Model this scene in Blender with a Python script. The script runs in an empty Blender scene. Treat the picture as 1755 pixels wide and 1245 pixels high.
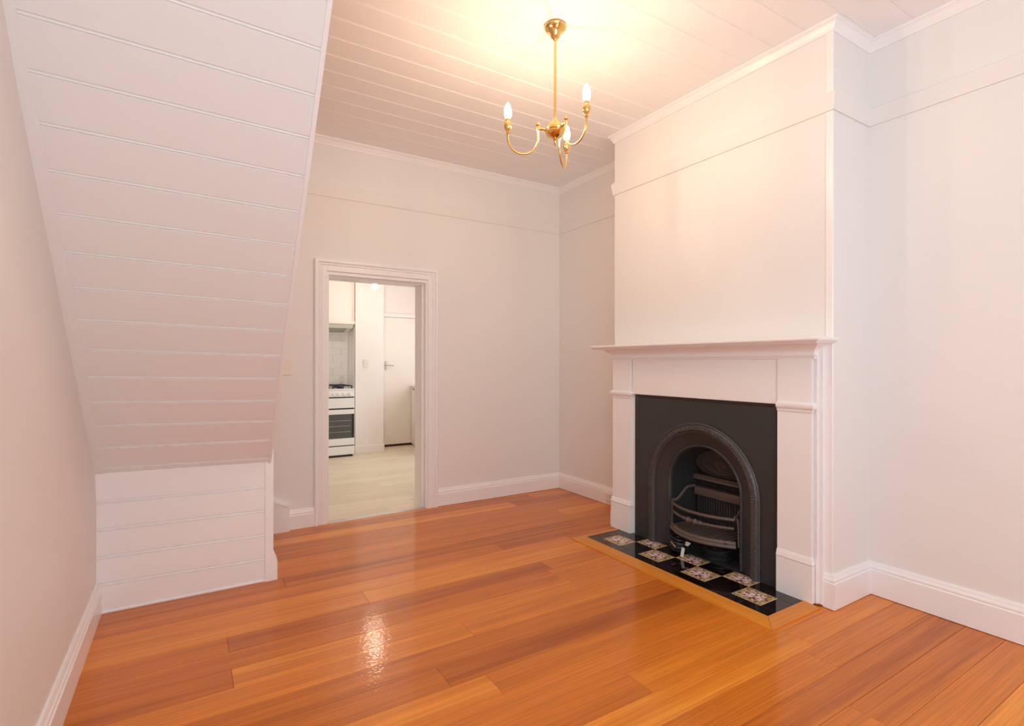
import bpy, math, random
from mathutils import Vector, Matrix
R = math.radians
random.seed(7)
scn = bpy.context.scene
col = scn.collection
WH = 2.93            # ceiling height
XL, XR, YB, YF = -0.382, 3.084, 4.0965, -2.0     # room walls
CX, C0, C1 = 2.7177, 1.3588, 2.921               # chimney breast face and its two ends

# ------------------------------------------------------------------ camera
cd = bpy.data.cameras.new('camera')
cam = bpy.data.objects.new('camera', cd); col.objects.link(cam)
cam.location = (0, 0, 1.22)
cam.rotation_euler = (R(90.018), R(-0.079), R(-31.7837))
cd.sensor_width = 36; cd.sensor_fit = 'HORIZONTAL'; cd.lens = 891.27 / 1755 * 36
cd.clip_start = 0.02
scn.camera = cam
# ------------------------------------------------------------------ world, daylight, exposure
w = bpy.data.worlds.new('world'); scn.world = w; w.use_nodes = True
wn = w.node_tree.nodes; wn.clear()
wo = wn.new('ShaderNodeOutputWorld'); wb = wn.new('ShaderNodeBackground')
wb.inputs[0].default_value = (0.80, 0.88, 1.0, 1); wb.inputs[1].default_value = 1.2
w.node_tree.links.new(wb.outputs[0], wo.inputs[0])
vs = scn.view_settings
vs.view_transform = 'Standard'; vs.look = 'None'; vs.gamma = 1.0; vs.use_curve_mapping = False
vs.exposure = 0.49
scn.cycles.max_bounces = 14; scn.cycles.diffuse_bounces = 10; scn.cycles.glossy_bounces = 6
scn.cycles.transmission_bounces = 6; scn.cycles.caustics_reflective = False; scn.cycles.caustics_refractive = False
scn.cycles.use_denoising = True; scn.cycles.sample_clamp_indirect = 8

def area(name, loc, rot, sx, sy, power, color):
    l = bpy.data.lights.new(name, 'AREA'); l.shape = 'RECTANGLE'; l.size = sx; l.size_y = sy
    l.energy = power; l.color = color
    o = bpy.data.objects.new(name, l); col.objects.link(o); o.location = loc; o.rotation_euler = rot
    return o
# daylight through the windows behind the camera and through the kitchen window
area('daylight_left_window', (XL - .08, -1.15, 1.5), (R(108), 0, R(-90)), 1.15, 1.45, 19, (0.76, 0.90, 1.0))
area('daylight_rear_window', (.55, YF - .02, 1.55), (R(108), 0, 0), 1.45, 1.65, 31, (0.80, 0.92, 1.0))
area('daylight_kitchen_window', (3.38, 5.95, 1.55), (R(90), 0, R(90)), 1.3, 1.1, 11, (0.96, 0.98, 1.0))
BULB_E, KBULB_E = 235.0, 200.0

# ------------------------------------------------------------------ materials
def mat(name, color, rough=.5, metal=0.0, spec=.5, coat=0.0, coat_rough=.05, bump=None, var=0.0, emit=None):
    m = bpy.data.materials.new(name); m.use_nodes = True
    nt = m.node_tree; n = nt.nodes; b = n['Principled BSDF']
    b.inputs['Base Color'].default_value = (*color, 1); b.inputs['Roughness'].default_value = rough
    b.inputs['Metallic'].default_value = metal; b.inputs['Specular IOR Level'].default_value = spec
    b.inputs['Coat Weight'].default_value = coat; b.inputs['Coat Roughness'].default_value = coat_rough
    tc = n.new('ShaderNodeTexCoord')
    if bump:
        scale, strength, dist = bump
        t = n.new('ShaderNodeTexNoise'); t.inputs['Scale'].default_value = scale; t.inputs['Detail'].default_value = 3
        nt.links.new(tc.outputs['Object'], t.inputs['Vector'])
        bp = n.new('ShaderNodeBump'); bp.inputs['Strength'].default_value = strength; bp.inputs['Distance'].default_value = dist
        nt.links.new(t.outputs['Fac'], bp.inputs['Height']); nt.links.new(bp.outputs[0], b.inputs['Normal'])
    if var:
        t = n.new('ShaderNodeTexNoise'); t.inputs['Scale'].default_value = 3.0; t.inputs['Detail'].default_value = 4
        nt.links.new(tc.outputs['Object'], t.inputs['Vector'])
        mx = n.new('ShaderNodeMix'); mx.data_type = 'RGBA'
        mx.inputs[6].default_value = (*[c * (1 - var) for c in color], 1); mx.inputs[7].default_value = (*[min(1, c * (1 + var)) for c in color], 1)
        nt.links.new(t.outputs['Fac'], mx.inputs[0]); nt.links.new(mx.outputs[2], b.inputs['Base Color'])
    if emit:
        b.inputs['Emission Color'].default_value = (*emit[0], 1); b.inputs['Emission Strength'].default_value = emit[1]
    return m

def wood(name, cols, rough, along=0, coat=0.0, grain=1.0, gloss_bump=0.0, hue_noise=True):
    m = bpy.data.materials.new(name); m.use_nodes = True
    nt = m.node_tree; n = nt.nodes; L = nt.links; b = n['Principled BSDF']
    tc = n.new('ShaderNodeTexCoord'); oi = n.new('ShaderNodeObjectInfo')
    mul = n.new('ShaderNodeMath'); mul.operation = 'MULTIPLY'; mul.inputs[1].default_value = 37.0
    L.new(oi.outputs['Random'], mul.inputs[0])
    cmb = n.new('ShaderNodeCombineXYZ')
    for i in range(3): L.new(mul.outputs[0], cmb.inputs[i])
    add = n.new('ShaderNodeVectorMath'); add.operation = 'ADD'
    L.new(tc.outputs['Object'], add.inputs[0]); L.new(cmb.outputs[0], add.inputs[1])
    def stretched(sl, sa):
        mp = n.new('ShaderNodeMapping'); s = [sa, sa, sa]; s[along] = sl
        mp.inputs['Scale'].default_value = s; L.new(add.outputs[0], mp.inputs['Vector']); return mp
    n1 = n.new('ShaderNodeTexNoise'); n1.inputs['Scale'].default_value = 1; n1.inputs['Detail'].default_value = 6; n1.inputs['Distortion'].default_value = .6
    L.new(stretched(.7, 16).outputs[0], n1.inputs['Vector'])
    n2 = n.new('ShaderNodeTexNoise'); n2.inputs['Scale'].default_value = 1; n2.inputs['Detail'].default_value = 5
    L.new(stretched(2.5, 150).outputs[0], n2.inputs['Vector'])
    # board tint by random
    rp = n.new('ShaderNodeValToRGB'); cr = rp.color_ramp
    cr.elements[0].position = 0; cr.elements[0].color = (*cols[0], 1)
    cr.elements[1].position = 1; cr.elements[1].color = (*cols[-1], 1)
    for i, c in enumerate(cols[1:-1]):
        e = cr.elements.new((i + 1) / (len(cols) - 1)); e.color = (*c, 1)
    m1 = n.new('ShaderNodeMath'); m1.operation = 'MULTIPLY_ADD'; m1.inputs[1].default_value = 0.9 * grain; m1.inputs[2].default_value = -0.45 * grain
    L.new(n1.outputs['Fac'], m1.inputs[0])
    m2 = n.new('ShaderNodeMath'); m2.operation = 'ADD'; L.new(oi.outputs['Random'], m2.inputs[0]); L.new(m1.outputs[0], m2.inputs[1])
    m3 = n.new('ShaderNodeMath'); m3.operation = 'MULTIPLY_ADD'; m3.inputs[1].default_value = 0.7; m3.inputs[2].default_value = .15; L.new(m2.outputs[0], m3.inputs[0])
    L.new(m3.outputs[0], rp.inputs[0])
    r2 = n.new('ShaderNodeMapRange'); r2.inputs[1].default_value = .3; r2.inputs[2].default_value = .7
    r2.inputs[3].default_value = 1 - .16 * grain; r2.inputs[4].default_value = 1 + .06 * grain
    L.new(n2.outputs['Fac'], r2.inputs[0])
    vm = n.new('ShaderNodeVectorMath'); vm.operation = 'SCALE'
    L.new(rp.outputs[0], vm.inputs[0]); L.new(r2.outputs[0], vm.inputs['Scale'])
    L.new(vm.outputs[0], b.inputs['Base Color'])
    b.inputs['Roughness'].default_value = rough; b.inputs['Specular IOR Level'].default_value = .08
    b.inputs['Coat Weight'].default_value = coat; b.inputs['Coat Roughness'].default_value = .12; b.inputs['Coat IOR'].default_value = 1.5
    if gloss_bump:
        n3 = n.new('ShaderNodeTexNoise'); n3.inputs['Scale'].default_value = 70; n3.inputs['Detail'].default_value = 2
        L.new(add.outputs[0], n3.inputs['Vector'])
        bp = n.new('ShaderNodeBump'); bp.inputs['Strength'].default_value = gloss_bump; bp.inputs['Distance'].default_value = .002
        L.new(n3.outputs['Fac'], bp.inputs['Height']); L.new(bp.outputs[0], b.inputs['Coat Normal']); L.new(bp.outputs[0], b.inputs['Normal'])
    return m

M = {}
M['wall'] = mat('wall_paint', (0.795, 0.795, 0.782), .55, bump=(260, .12, .001))
M['trim'] = mat('gloss_white_trim', (0.86, 0.865, 0.87), .3, bump=(60, .05, .001))
M['lining'] = mat('painted_lining_boards', (0.81, 0.83, 0.83), .38, bump=(90, .12, .001))
M['ceil'] = mat('ceiling_paint', (0.89, 0.895, 0.90), .5, bump=(90, .08, .001))
M['kwall'] = mat('kitchen_wall_paint', (0.85, 0.79, 0.74), .5)
M['kdoor'] = mat('kitchen_door_paint', (0.83, 0.76, 0.68), .4)
M['floor'] = wood('varnished_hardwood', [(0.40, 0.100, 0.012), (0.60, 0.170, 0.018), (0.72, 0.220, 0.024), (0.88, 0.330, 0.040)], .4, 0, coat=.6, grain=1.5, gloss_bump=.30)
M['border_x'] = wood('hearth_border_wood_x', [(0.60, 0.19, 0.030), (0.70, 0.25, 0.040)], .3, 0, coat=.4)
M['border_y'] = wood('hearth_border_wood_y', [(0.66, 0.22, 0.030), (0.76, 0.30, 0.040)], .3, 1, coat=.4)
M['vinyl'] = wood('pale_vinyl_plank', [(0.74, 0.63, 0.47), (0.80, 0.69, 0.53), (0.85, 0.75, 0.60)], .42, 0, coat=.15, grain=.8)
M['under'] = mat('dark_subfloor', (0.06, 0.025, 0.01), .8)
M['brass'] = mat('polished_brass', (0.83, 0.56, 0.20), .17, metal=1.0)
M['iron'] = mat('blackened_cast_iron', (0.029, 0.032, 0.034), .42, metal=.0, spec=.55, bump=(420, .35, .0012), var=.15)
M['iron_relief'] = mat('cast_iron_relief', (0.055, 0.052, 0.050), .38, spec=.6, bump=(160, .7, .002))
M['iron_rust'] = mat('browned_cast_iron', (0.105, 0.078, 0.066), .5, spec=.5, bump=(200, .5, .0015), var=.3)
M['soot'] = mat('sooty_iron', (0.016, 0.017, 0.018), .7, bump=(120, .4, .002))
M['tile_black'] = mat('glossy_black_tile', (0.010, 0.005, 0.005), .06, spec=.6)
M['grout'] = mat('hearth_grout', (0.10, 0.065, 0.05), .8)
M['ash'] = mat('ash_stained_slab', (0.03, 0.027, 0.025), .7, bump=(50, .8, .006), var=.4)
M['cable'] = mat('black_cable_sheath', (0.026, 0.030, 0.033), .28)
M['paper'] = mat('white_paper_tag', (0.75, 0.74, 0.72), .7)
M['copper'] = mat('pink_wire_tip', (0.75, 0.38, 0.33), .4)
M['switch'] = mat('cream_plastic', (0.80, 0.75, 0.66), .35)
M['enamel'] = mat('white_enamel', (0.84, 0.84, 0.84), .2)
M['chrome'] = mat('satin_chrome', (0.62, 0.60, 0.58), .25, metal=1.0)
M['black'] = mat('black_enamel', (0.015, 0.015, 0.015), .35)
M['glass'] = mat('dark_oven_glass', (0.075, 0.085, 0.085), .08, spec=.7)
M['hood'] = mat('cream_hood_enamel', (0.80, 0.78, 0.68), .35)
M['filter'] = mat('grey_filter_mesh', (0.40, 0.42, 0.36), .5, metal=.3, bump=(500, .5, .001))
M['tile_white'] = mat('white_wall_tile', (0.90, 0.88, 0.86), .12)
M['tgrout'] = mat('pale_tile_grout', (0.72, 0.68, 0.63), .8)
M['strip'] = mat('aluminium_threshold', (0.66, 0.65, 0.63), .3, metal=.9)
M['bronze'] = mat('bronze_knob', (0.30, 0.22, 0.16), .35, metal=.8)
M['bulb'] = mat('lit_candle_bulb', (1, .9, .75), .3, emit=((1.0, 0.70, 0.45), BULB_E))
M['kbulb'] = mat('lit_globe_bulb', (1, .95, .85), .3, emit=((1.0, 0.80, 0.62), KBULB_E))
M['winglass'] = mat('window_paint', (0.8, 0.8, 0.8), .3)

def floral():
    m = bpy.data.materials.new('floral_tile_glaze'); m.use_nodes = True
    nt = m.node_tree; n = nt.nodes; L = nt.links; b = n['Principled BSDF']
    tc = n.new('ShaderNodeTexCoord'); oi = n.new('ShaderNodeObjectInfo')
    def ramp(stops, interp='CONSTANT'):
        r = n.new('ShaderNodeValToRGB'); r.color_ramp.interpolation = interp
        e = r.color_ramp.elements
        e[0].position, e[0].color = stops[0][0], (*stops[0][1], 1); e[1].position, e[1].color = stops[1][0], (*stops[1][1], 1)
        for p, c in stops[2:]:
            k = e.new(p); k.color = (*c, 1)
        return r
    v1 = n.new('ShaderNodeTexVoronoi'); v1.inputs['Scale'].default_value = 105; L.new(tc.outputs['Object'], v1.inputs['Vector'])
    leaf = ramp([(0, (0.17, 0.08, 0.04)), (.22, (0.40, 0.31, 0.13)), (.5, (0.58, 0.46, 0.23)), (.82, (0.33, 0.17, 0.08))])
    sep = n.new('ShaderNodeSeparateColor'); L.new(v1.outputs['Color'], sep.inputs[0]); L.new(sep.outputs[0], leaf.inputs[0])
    v2 = n.new('ShaderNodeTexVoronoi'); v2.inputs['Scale'].default_value = 80; L.new(tc.outputs['Object'], v2.inputs['Vector'])
    fl = ramp([(0, (0.80, 0.64, 0.58)), (.25, (0.45, 0.24, 0.26)), (.4, (0.85, 0.74, 0.68)), (.58, (0.58, 0.40, 0.45)), (.75, (0.14, 0.05, 0.03)), (.9, (0.62, 0.48, 0.36))])
    sp2 = n.new('ShaderNodeSeparateColor'); L.new(v2.outputs['Color'], sp2.inputs[0]); L.new(sp2.outputs[1], fl.inputs[0])
    # mask: flower cluster near the tile's centre
    ln = n.new('ShaderNodeVectorMath'); ln.operation = 'LENGTH'; L.new(tc.outputs['Object'], ln.inputs[0])
    nz = n.new('ShaderNodeTexNoise'); nz.inputs['Scale'].default_value = 30; L.new(tc.outputs['Object'], nz.inputs['Vector'])
    a = n.new('ShaderNodeMath'); a.operation = 'MULTIPLY_ADD'; a.inputs[1].default_value = .05; a.inputs[2].default_value = -.025; L.new(nz.outputs['Fac'], a.inputs[0])
    s = n.new('ShaderNodeMath'); s.operation = 'ADD'; L.new(ln.outputs['Value'], s.inputs[0]); L.new(a.outputs[0], s.inputs[1])
    lt = n.new('ShaderNodeMath'); lt.operation = 'LESS_THAN'; lt.inputs[1].default_value = .056; L.new(s.outputs[0], lt.inputs[0])
    mx = n.new('ShaderNodeMix'); mx.data_type = 'RGBA'
    L.new(lt.outputs[0], mx.inputs[0]); L.new(leaf.outputs[0], mx.inputs[6]); L.new(fl.outputs[0], mx.inputs[7])
    # cream rim of the tile
    sx = n.new('ShaderNodeSeparateXYZ'); L.new(tc.outputs['Object'], sx.inputs[0])
    def edge(ax, lim):
        ab = n.new('ShaderNodeMath'); ab.operation = 'ABSOLUTE'; L.new(sx.outputs[ax], ab.inputs[0])
        g = n.new('ShaderNodeMath'); g.operation = 'GREATER_THAN'; g.inputs[1].default_value = lim; L.new(ab.outputs[0], g.inputs[0]); return g
    e1, e2 = edge(0, .0715), edge(1, .0785)
    mxm = n.new('ShaderNodeMath'); mxm.operation = 'MAXIMUM'; L.new(e1.outputs[0], mxm.inputs[0]); L.new(e2.outputs[0], mxm.inputs[1])
    m2 = n.new('ShaderNodeMix'); m2.data_type = 'RGBA'; m2.inputs[7].default_value = (.62, .52, .32, 1)
    L.new(mxm.outputs[0], m2.inputs[0]); L.new(mx.outputs[2], m2.inputs[6])
    L.new(m2.outputs[2], b.inputs['Base Color']); b.inputs['Roughness'].default_value = .12
    return m
M['floral'] = floral()

# ------------------------------------------------------------------ mesh helpers
WL = {}
class MB:
    def __init__(s): s.v = []; s.f = []
    def box(s, x0, x1, y0, y1, z0, z1):
        k = len(s.v)
        s.v += [Vector(p) for p in ((x0,y0,z0),(x1,y0,z0),(x1,y1,z0),(x0,y1,z0),(x0,y0,z1),(x1,y0,z1),(x1,y1,z1),(x0,y1,z1))]
        s.f += [[k+i for i in q] for q in ((0,3,2,1),(4,5,6,7),(0,1,5,4),(1,2,6,5),(2,3,7,6),(3,0,4,7))]
        return s
    def grid(s, rings, closed=True, caps=True):
        """rings: list of equal-length point loops, joined one to the next"""
        k = len(s.v); n = len(rings[0])
        for r in rings: s.v += [Vector(p) for p in r]
        m = n if closed else n - 1
        for i in range(len(rings) - 1):
            for j in range(m):
                a = k + i*n + j; b = k + i*n + (j+1) % n
                s.f.append([a, b, b + n, a + n])
        if caps and closed:
            s.f.append([k + j for j in range(n)][::-1]); s.f.append([k + (len(rings)-1)*n + j for j in range(n)])
        return s
    def prism(s, poly, axis, a, b):
        """poly: (u,v) pairs in the two other axes, extruded along axis from a to b"""
        def P(u, v, t):
            return {0: (t, u, v), 1: (u, t, v), 2: (u, v, t)}[axis]
        return s.grid([[P(u, v, a) for u, v in poly], [P(u, v, b) for u, v in poly]])
    def sweep(s, path, prof, up, side=-1):
        path = [Vector(p) for p in path]; up = Vector(up).normalized(); rings = []
        n = len(path)
        for i, p in enumerate(path):
            ds = []
            if i > 0: ds.append((path[i] - path[i-1]).normalized())
            if i < n-1: ds.append((path[i+1] - path[i]).normalized())
            ns = [d.cross(up).normalized() * side for d in ds]
            a = sum(ns, Vector()).normalized()
            a = a / max(.2, a.dot(ns[0]))
            rings.append([p + a*u + up*v for u, v in prof])
        return s.grid(rings)
    def tube(s, path, r, n=8, flat=1.0):
        path = [Vector(p) for p in path]; rings = []
        m = len(path); ref = None
        for i, p in enumerate(path):
            d = (path[min(i+1, m-1)] - path[max(i-1, 0)]).normalized()
            if ref is None:
                ref = Vector((0,0,1)) if abs(d.z) < .9 else Vector((1,0,0))
            u = (ref - d*ref.dot(d)).normalized(); ref = u; q = d.cross(u)
            rr = r[i] if isinstance(r, (list, tuple)) else r
            rings.append([p + u*math.cos(2*math.pi*j/n)*rr + q*math.sin(2*math.pi*j/n)*rr*flat for j in range(n)])
        return s.grid(rings)
    def lathe(s, prof, c, n=24, axis=2):
        """prof: (r, h) pairs; c: centre; axis of revolution"""
        rings = []
        for r, h in prof:
            ring = []
            for j in range(n):
                a = 2*math.pi*j/n; u, v = r*math.cos(a), r*math.sin(a)
                o = {2: (u, v, h), 0: (h, u, v), 1: (u, h, v)}[axis]
                ring.append(Vector(c) + Vector(o))
            rings.append(ring)
        return s.grid(rings)
    def ball(s, c, r, n=8, sc=(1,1,1)):
        m = max(4, n//2 + 1); rings = []
        for i in range(m+1):
            t = math.pi*i/m; rr = max(.02, math.sin(t))
            rings.append([Vector(c) + Vector((r*rr*math.cos(2*math.pi*j/n)*sc[0], r*rr*math.sin(2*math.pi*j/n)*sc[1], r*math.cos(t)*sc[2])) for j in range(n)])
        return s.grid(rings)
    def build(s, name, m, parent=None, smooth=False, bevel=0.0, origin=None):
        xs = [min(v[i] for v in s.v) for i in range(3)]; xe = [max(v[i] for v in s.v) for i in range(3)]
        c = Vector(origin) if origin is not None else Vector([(a+b)/2 for a, b in zip(xs, xe)])
        me = bpy.data.meshes.new(name)
        me.from_pydata([tuple(v - c) for v in s.v], [], s.f); me.update()
        import bmesh
        bm = bmesh.new(); bm.from_mesh(me); bmesh.ops.recalc_face_normals(bm, faces=bm.faces)
        if bevel:
            bmesh.ops.bevel(bm, geom=list(bm.edges), offset=bevel, segments=1, affect='EDGES', clamp_overlap=True)
        bm.to_mesh(me); bm.free()
        if smooth:
            me.polygons.foreach_set('use_smooth', [True]*len(me.polygons))
            try: me.set_sharp_from_angle(angle=R(40))
            except Exception: pass
        me.materials.append(m)
        o = bpy.data.objects.new(name, me); col.objects.link(o)
        WL[o.name] = c
        if parent is not None:
            o.parent = parent; o.location = c - WL[parent.name]
        else: o.location = c
        return o

def thing(name, loc, label, cat, group=None):
    o = bpy.data.objects.new(name, None); col.objects.link(o); o.location = loc; WL[o.name] = Vector(loc)
    o.empty_display_size = .1
    return tag(o, label, cat, group)
def tag(o, label, cat, group=None):
    o['label'] = label; o['category'] = cat
    if group: o['group'] = group
    return o
def struct(o, label=None):
    o['kind'] = 'structure'
    if label: o['label'] = label
    return o
def stuff(o): o['kind'] = 'stuff'; return o
def B(x0, x1, y0, y1, z0, z1): return MB().box(x0, x1, y0, y1, z0, z1)

# ================================================================== ROOM SHELL
DX0, DX1, DZ, YK = 0.885, 1.695, 1.915, 4.29      # doorway to the kitchen, back of that wall
m = MB(); m.box(-1.2, DX0, YB, YK, 0, WH).box(DX1, 3.6, YB, YK, 0, WH).box(DX0, DX1, YB, YK, DZ, WH)
struct(m.build('wall_back', M['wall']), 'pale wall with the doorway to the kitchen')
m = MB()   # left wall with the window opening behind the camera
def lx(z): return XL if z < .5 else XL - .030*min(z-.5, 1.5)          # the old wall leans out a little
def lp(z0, z1):
    zz = [z0] + [q for q in (.5, 1.2, 2.0) if z0 < q < z1] + [z1]
    return [(lx(q), q) for q in zz] + [(XL-.25, z1), (XL-.25, z0)]
for a, b_, z0, z1 in ((-.55, YB, 0, WH), (YF, -1.75, 0, WH), (-1.75, -.55, 0, .75), (-1.75, -.55, 2.25, WH)): m.prism(lp(z0, z1), 1, a, b_)
struct(m.build('wall_left', M['wall']), 'plain pale wall beside the staircase')
struct(B(XR, XR+.15, YF, YB, 0, WH).build('wall_right', M['wall']), 'pale wall on the fireplace side')
m = MB()   # chimney breast with a fire opening
m.box(CX, XR, C0, 1.75, 0, WH).box(CX, XR, 2.50, C1, 0, WH).box(CX, XR, 1.75, 2.50, .92, WH)
struct(m.build('wall_chimney', M['wall']), 'projecting chimney breast above and around the fireplace')
m = MB()
m.box(XL-.2, -.2, YF-.2, YF, 0, WH).box(1.3, XR+.15, YF-.2, YF, 0, WH).box(-.2, 1.3, YF-.2, YF, 0, .7).box(-.2, 1.3, YF-.2, YF, 2.4, WH)
struct(m.build('wall_rear', M['wall']), 'wall behind the camera')
# window frames behind the camera
for k, (ax, lo, hi, z0, z1, q) in enumerate(((0, -.2, 1.3, .7, 2.4, YF-.12), (1, -1.75, -.55, .75, 2.25, XL-.16))):
    m = MB()
    def bar(a0, a1, b0, b1):
        if ax == 0: m.box(a0, a1, q, q+.04, b0, b1)
        else: m.box(q, q+.04, a0, a1, b0, b1)
    bar(lo, lo+.05, z0, z1); bar(hi-.05, hi, z0, z1); bar(lo+.05, hi-.05, z0, z0+.05); bar(lo+.05, hi-.05, z1-.05, z1)
    bar(lo+.05, hi-.05, (z0+z1)/2-.02, (z0+z1)/2+.02)
    struct(m.build('window_%d' % (k+1), M['trim']))

# ------------------------------------------------------------------ floor: hardwood boards along x
fl = struct(B(XL-.1, XR+.1, YF, YB, -.06, -.021).build('floor', M['under']), 'glossy orange-brown hardwood board floor')
P = .1405; known = {17: 1.353, 16: .635, 11: .78, 10: .142, 9: 1.786, 8: .142, 6: 1.946, 4: .987, 2: 1.462, 0: 2.213, -1: .9, 1: .35, 3: 2.6, 5: 2.75, 7: 2.9, 12: 2.25, 13: 1.75, 14: 2.5, 15: 1.9}
k = math.floor((YF - 1.083) / P)
while 1.083 + P*k < YB:
    y0, y1 = max(1.083 + P*k, YF), min(1.083 + P*(k+1), YB)
    j = known.get(k, random.uniform(.2, 2.8))
    xs = [XL, j]
    if j < 1.3 : xs.append(j + random.uniform(1.6, 2.2))
    elif j > 2.4: xs.insert(1, j - random.uniform(1.7, 2.1))
    xs = [x for x in xs if x < XR - .2] + [XR]
    for a, b in zip(xs, xs[1:]):
        if b - a < .05: continue
        g = .0006
        y_a, y_b, x_a, x_b = y0+g, y1-g, a+g*.8, b-g*.8
        MB().grid([[(x_a, y_a, -.02), (x_b, y_a, -.02), (x_b, y_b, -.02), (x_a, y_b, -.02)],
                   [(x_a, y_a, -.0007), (x_b, y_a, -.0007), (x_b, y_b, -.0007), (x_a, y_b, -.0007)],
                   [(x_a+.0007, y_a+.0007, 0), (x_b-.0007, y_a+.0007, 0), (x_b-.0007, y_b-.0007, 0), (x_a+.0007, y_b-.0007, 0)]]).build('floorboard', M['floor'], fl)
    k += 1

# ------------------------------------------------------------------ beaded lining boards
def bead_prof(wd, t=.014, g=.0045, k=1.0):
    """(across, depth) with depth positive towards the room"""
    return [(0, -t), (0, -.0015), (.0015, 0), (wd-.0135*k, 0), (wd-.0125*k, -g), (wd-.0105*k, -g*.6), (wd-.0095*k, -.0006), (wd-.0070*k, .0002),
            (wd-.0045*k, -.0006), (wd-.0035*k, -g*.6), (wd-.0025*k, -g), (wd-.0004, -g), (wd-.0004, -t)]
ce = struct(B(XL-.2, XR+.2, YF-.2, YB, WH+.016, WH+.08).build('ceiling', M['ceil']), 'white ceiling of beaded timber boards')
CP = .167; k = math.floor((YF - 1.147) / CP)
while 1.147 + CP*k < YB:
    y0 = 1.147 + CP*k; wd = min(CP, YB - y0)
    if wd > .03:
        MB().prism([(y0 + a, WH - d) for a, d in bead_prof(wd, g=.0022)], 0, XL-.04, XR).build('ceiling_board', M['ceil'], ce)
    k += 1

# ------------------------------------------------------------------ skirtings, picture rail, cornice
def skirt(h):
    return [(0, 0), (.021, 0), (.021, h-.042), (.0165, h-.036), (.0185, h-.030), (.0175, h-.024), (.0125, h-.016), (.0105, h-.008), (.007, h), (0, h)]
UP = (0, 0, 1)
struct(MB().sweep([(XR, YF, .003), (XR, C0, .003), (CX, C0, .003), (CX, C0+.036, .003)], skirt(.168), UP).build('baseboard_right', M['trim']))
struct(MB().sweep([(CX, 2.903, .003), (CX, C1, .003), (XR, C1, .003), (XR, YB, .003), (1.787, YB, .003)], skirt(.146), UP).build('baseboard_back', M['trim']))
struct(MB().sweep([(.803, YB, 0), (.616, YB, 0)], skirt(.140), UP).build('baseboard_doorside', M['trim']))
struct(MB().sweep([(XL, 3.19, 0), (XL, YF, 0)], skirt(.150), UP).build('baseboard_left', M['trim']))
struct(MB().sweep([(XL, YF, 0), (XR, YF, 0)], skirt(.150), UP).build('baseboard_rear', M['trim']))
corn = [(0, 0), (0, -.056), (.007, -.056), (.009, -.049), (.014, -.040), (.023, -.022), (.030, -.014), (.035, -.012), (.036, 0)]
struct(MB().sweep([(XR, YF, WH), (XR, C0, WH), (CX, C0, WH), (CX, C1, WH), (XR, C1, WH), (XR, YB, WH), (.40, YB, WH)], corn, UP).build('trim_1', M['trim']), 'small cove cornice under the ceiling')
rail = [(0, 0), (.009, 0), (.021, .080), (.021, .086), (.015, .090), (0, .092)]
struct(MB().sweep([(XR, YF, 2.483), (XR, C0, 2.483), (CX, C0, 2.483), (CX, C1, 2.483), (XR, C1, 2.483), (XR, YB, 2.483), (XL, YB, 2.483)], rail, UP).build('trim_2', M['wall']), 'flat painted picture rail')
# corner bead strips on the chimney breast
def bead_strip(z0, z1, wdt, nm):
    pr = [(CX+.002, C0-.0035), (CX-.002, C0-.0035), (CX-.0045, C0-.001), (CX-.0045, C0+wdt-.004), (CX-.002, C0+wdt), (CX+.002, C0+wdt)]
    struct(MB().prism(pr, 2, z0, z1).build(nm, M['trim']))
bead_strip(2.576, 2.874, .034, 'trim_3'); bead_strip(1.347, 2.482, .034, 'trim_4'); bead_strip(.165, 1.32, .036, 'trim_5')

# ------------------------------------------------------------------ doorway to the kitchen
m = MB()
m.box(DX0-.012, DX0+.012, YB-.004, YK+.004, 0, DZ).box(DX1-.012, DX1+.012, YB-.004, YK+.004, 0, DZ).box(DX0+.012, DX1-.012, YB-.004, YK+.004, DZ-.022, DZ)
d1 = struct(m.build('door_1', M['trim']), 'open doorway to the kitchen with white moulded architrave')
m = MB()
m.box(DX0+.012, DX0+.024, YB+.045, YK+.004, 0, DZ-.034).box(DX1-.028, DX1-.012, YB+.045, YK+.004, 0, DZ-.034).box(DX0+.012, DX1-.012, YB+.045, YK+.004, DZ-.036, DZ-.022)
m.build('door_stop', M['trim'], d1)
ap = [(0, 0), (0, .014), (.005, .017), (.036, .017), (.039, .011), (.043, .011), (.047, .019), (.052, .020), (.055, .014), (.060, .014), (.064, .024), (.070, .027), (.083, .027), (.089, .022), (.089, 0)]
path = [(DX0-.004, YB, 0), (DX0-.004, YB, DZ+.002), (DX1+.004, YB, DZ+.002), (DX1+.004, YB, 0)]
MB().sweep(path, ap, (0, -1, 0), side=-1).build('architrave', M['trim'], d1)
path = [(DX0-.004, YK, 0), (DX0-.004, YK, DZ+.002), (DX1+.004, YK, DZ+.002), (DX1+.004, YK, 0)]
MB().sweep(path, ap, (0, 1, 0), side=1).build('architrave', M['trim'], d1)
struct(MB().prism([(YB-.004, .0), (YB+.006, .005), (YB+.038, .005), (YB+.046, .0)], 0, DX0+.012, DX1-.012).build('trim_6', M['strip']), 'thin metal threshold strip in the doorway')

# raking skirting block on the back wall at the foot of the stair
m = MB().prism([(.616, .0), (.616, .172), (.612, .176), (.40, .268), (-.2, .268), (-.2, .0)], 1, 4.045, YB)
m.prism([(.6165, .172), (.6165, .180), (.40, .274), (-.2, .274), (-.2, .266), (.40, .266)], 1, 4.040, YB)
struct(m.build('trim_7', M['trim']), 'stepped white skirting block with sloping top at the stair foot')

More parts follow.
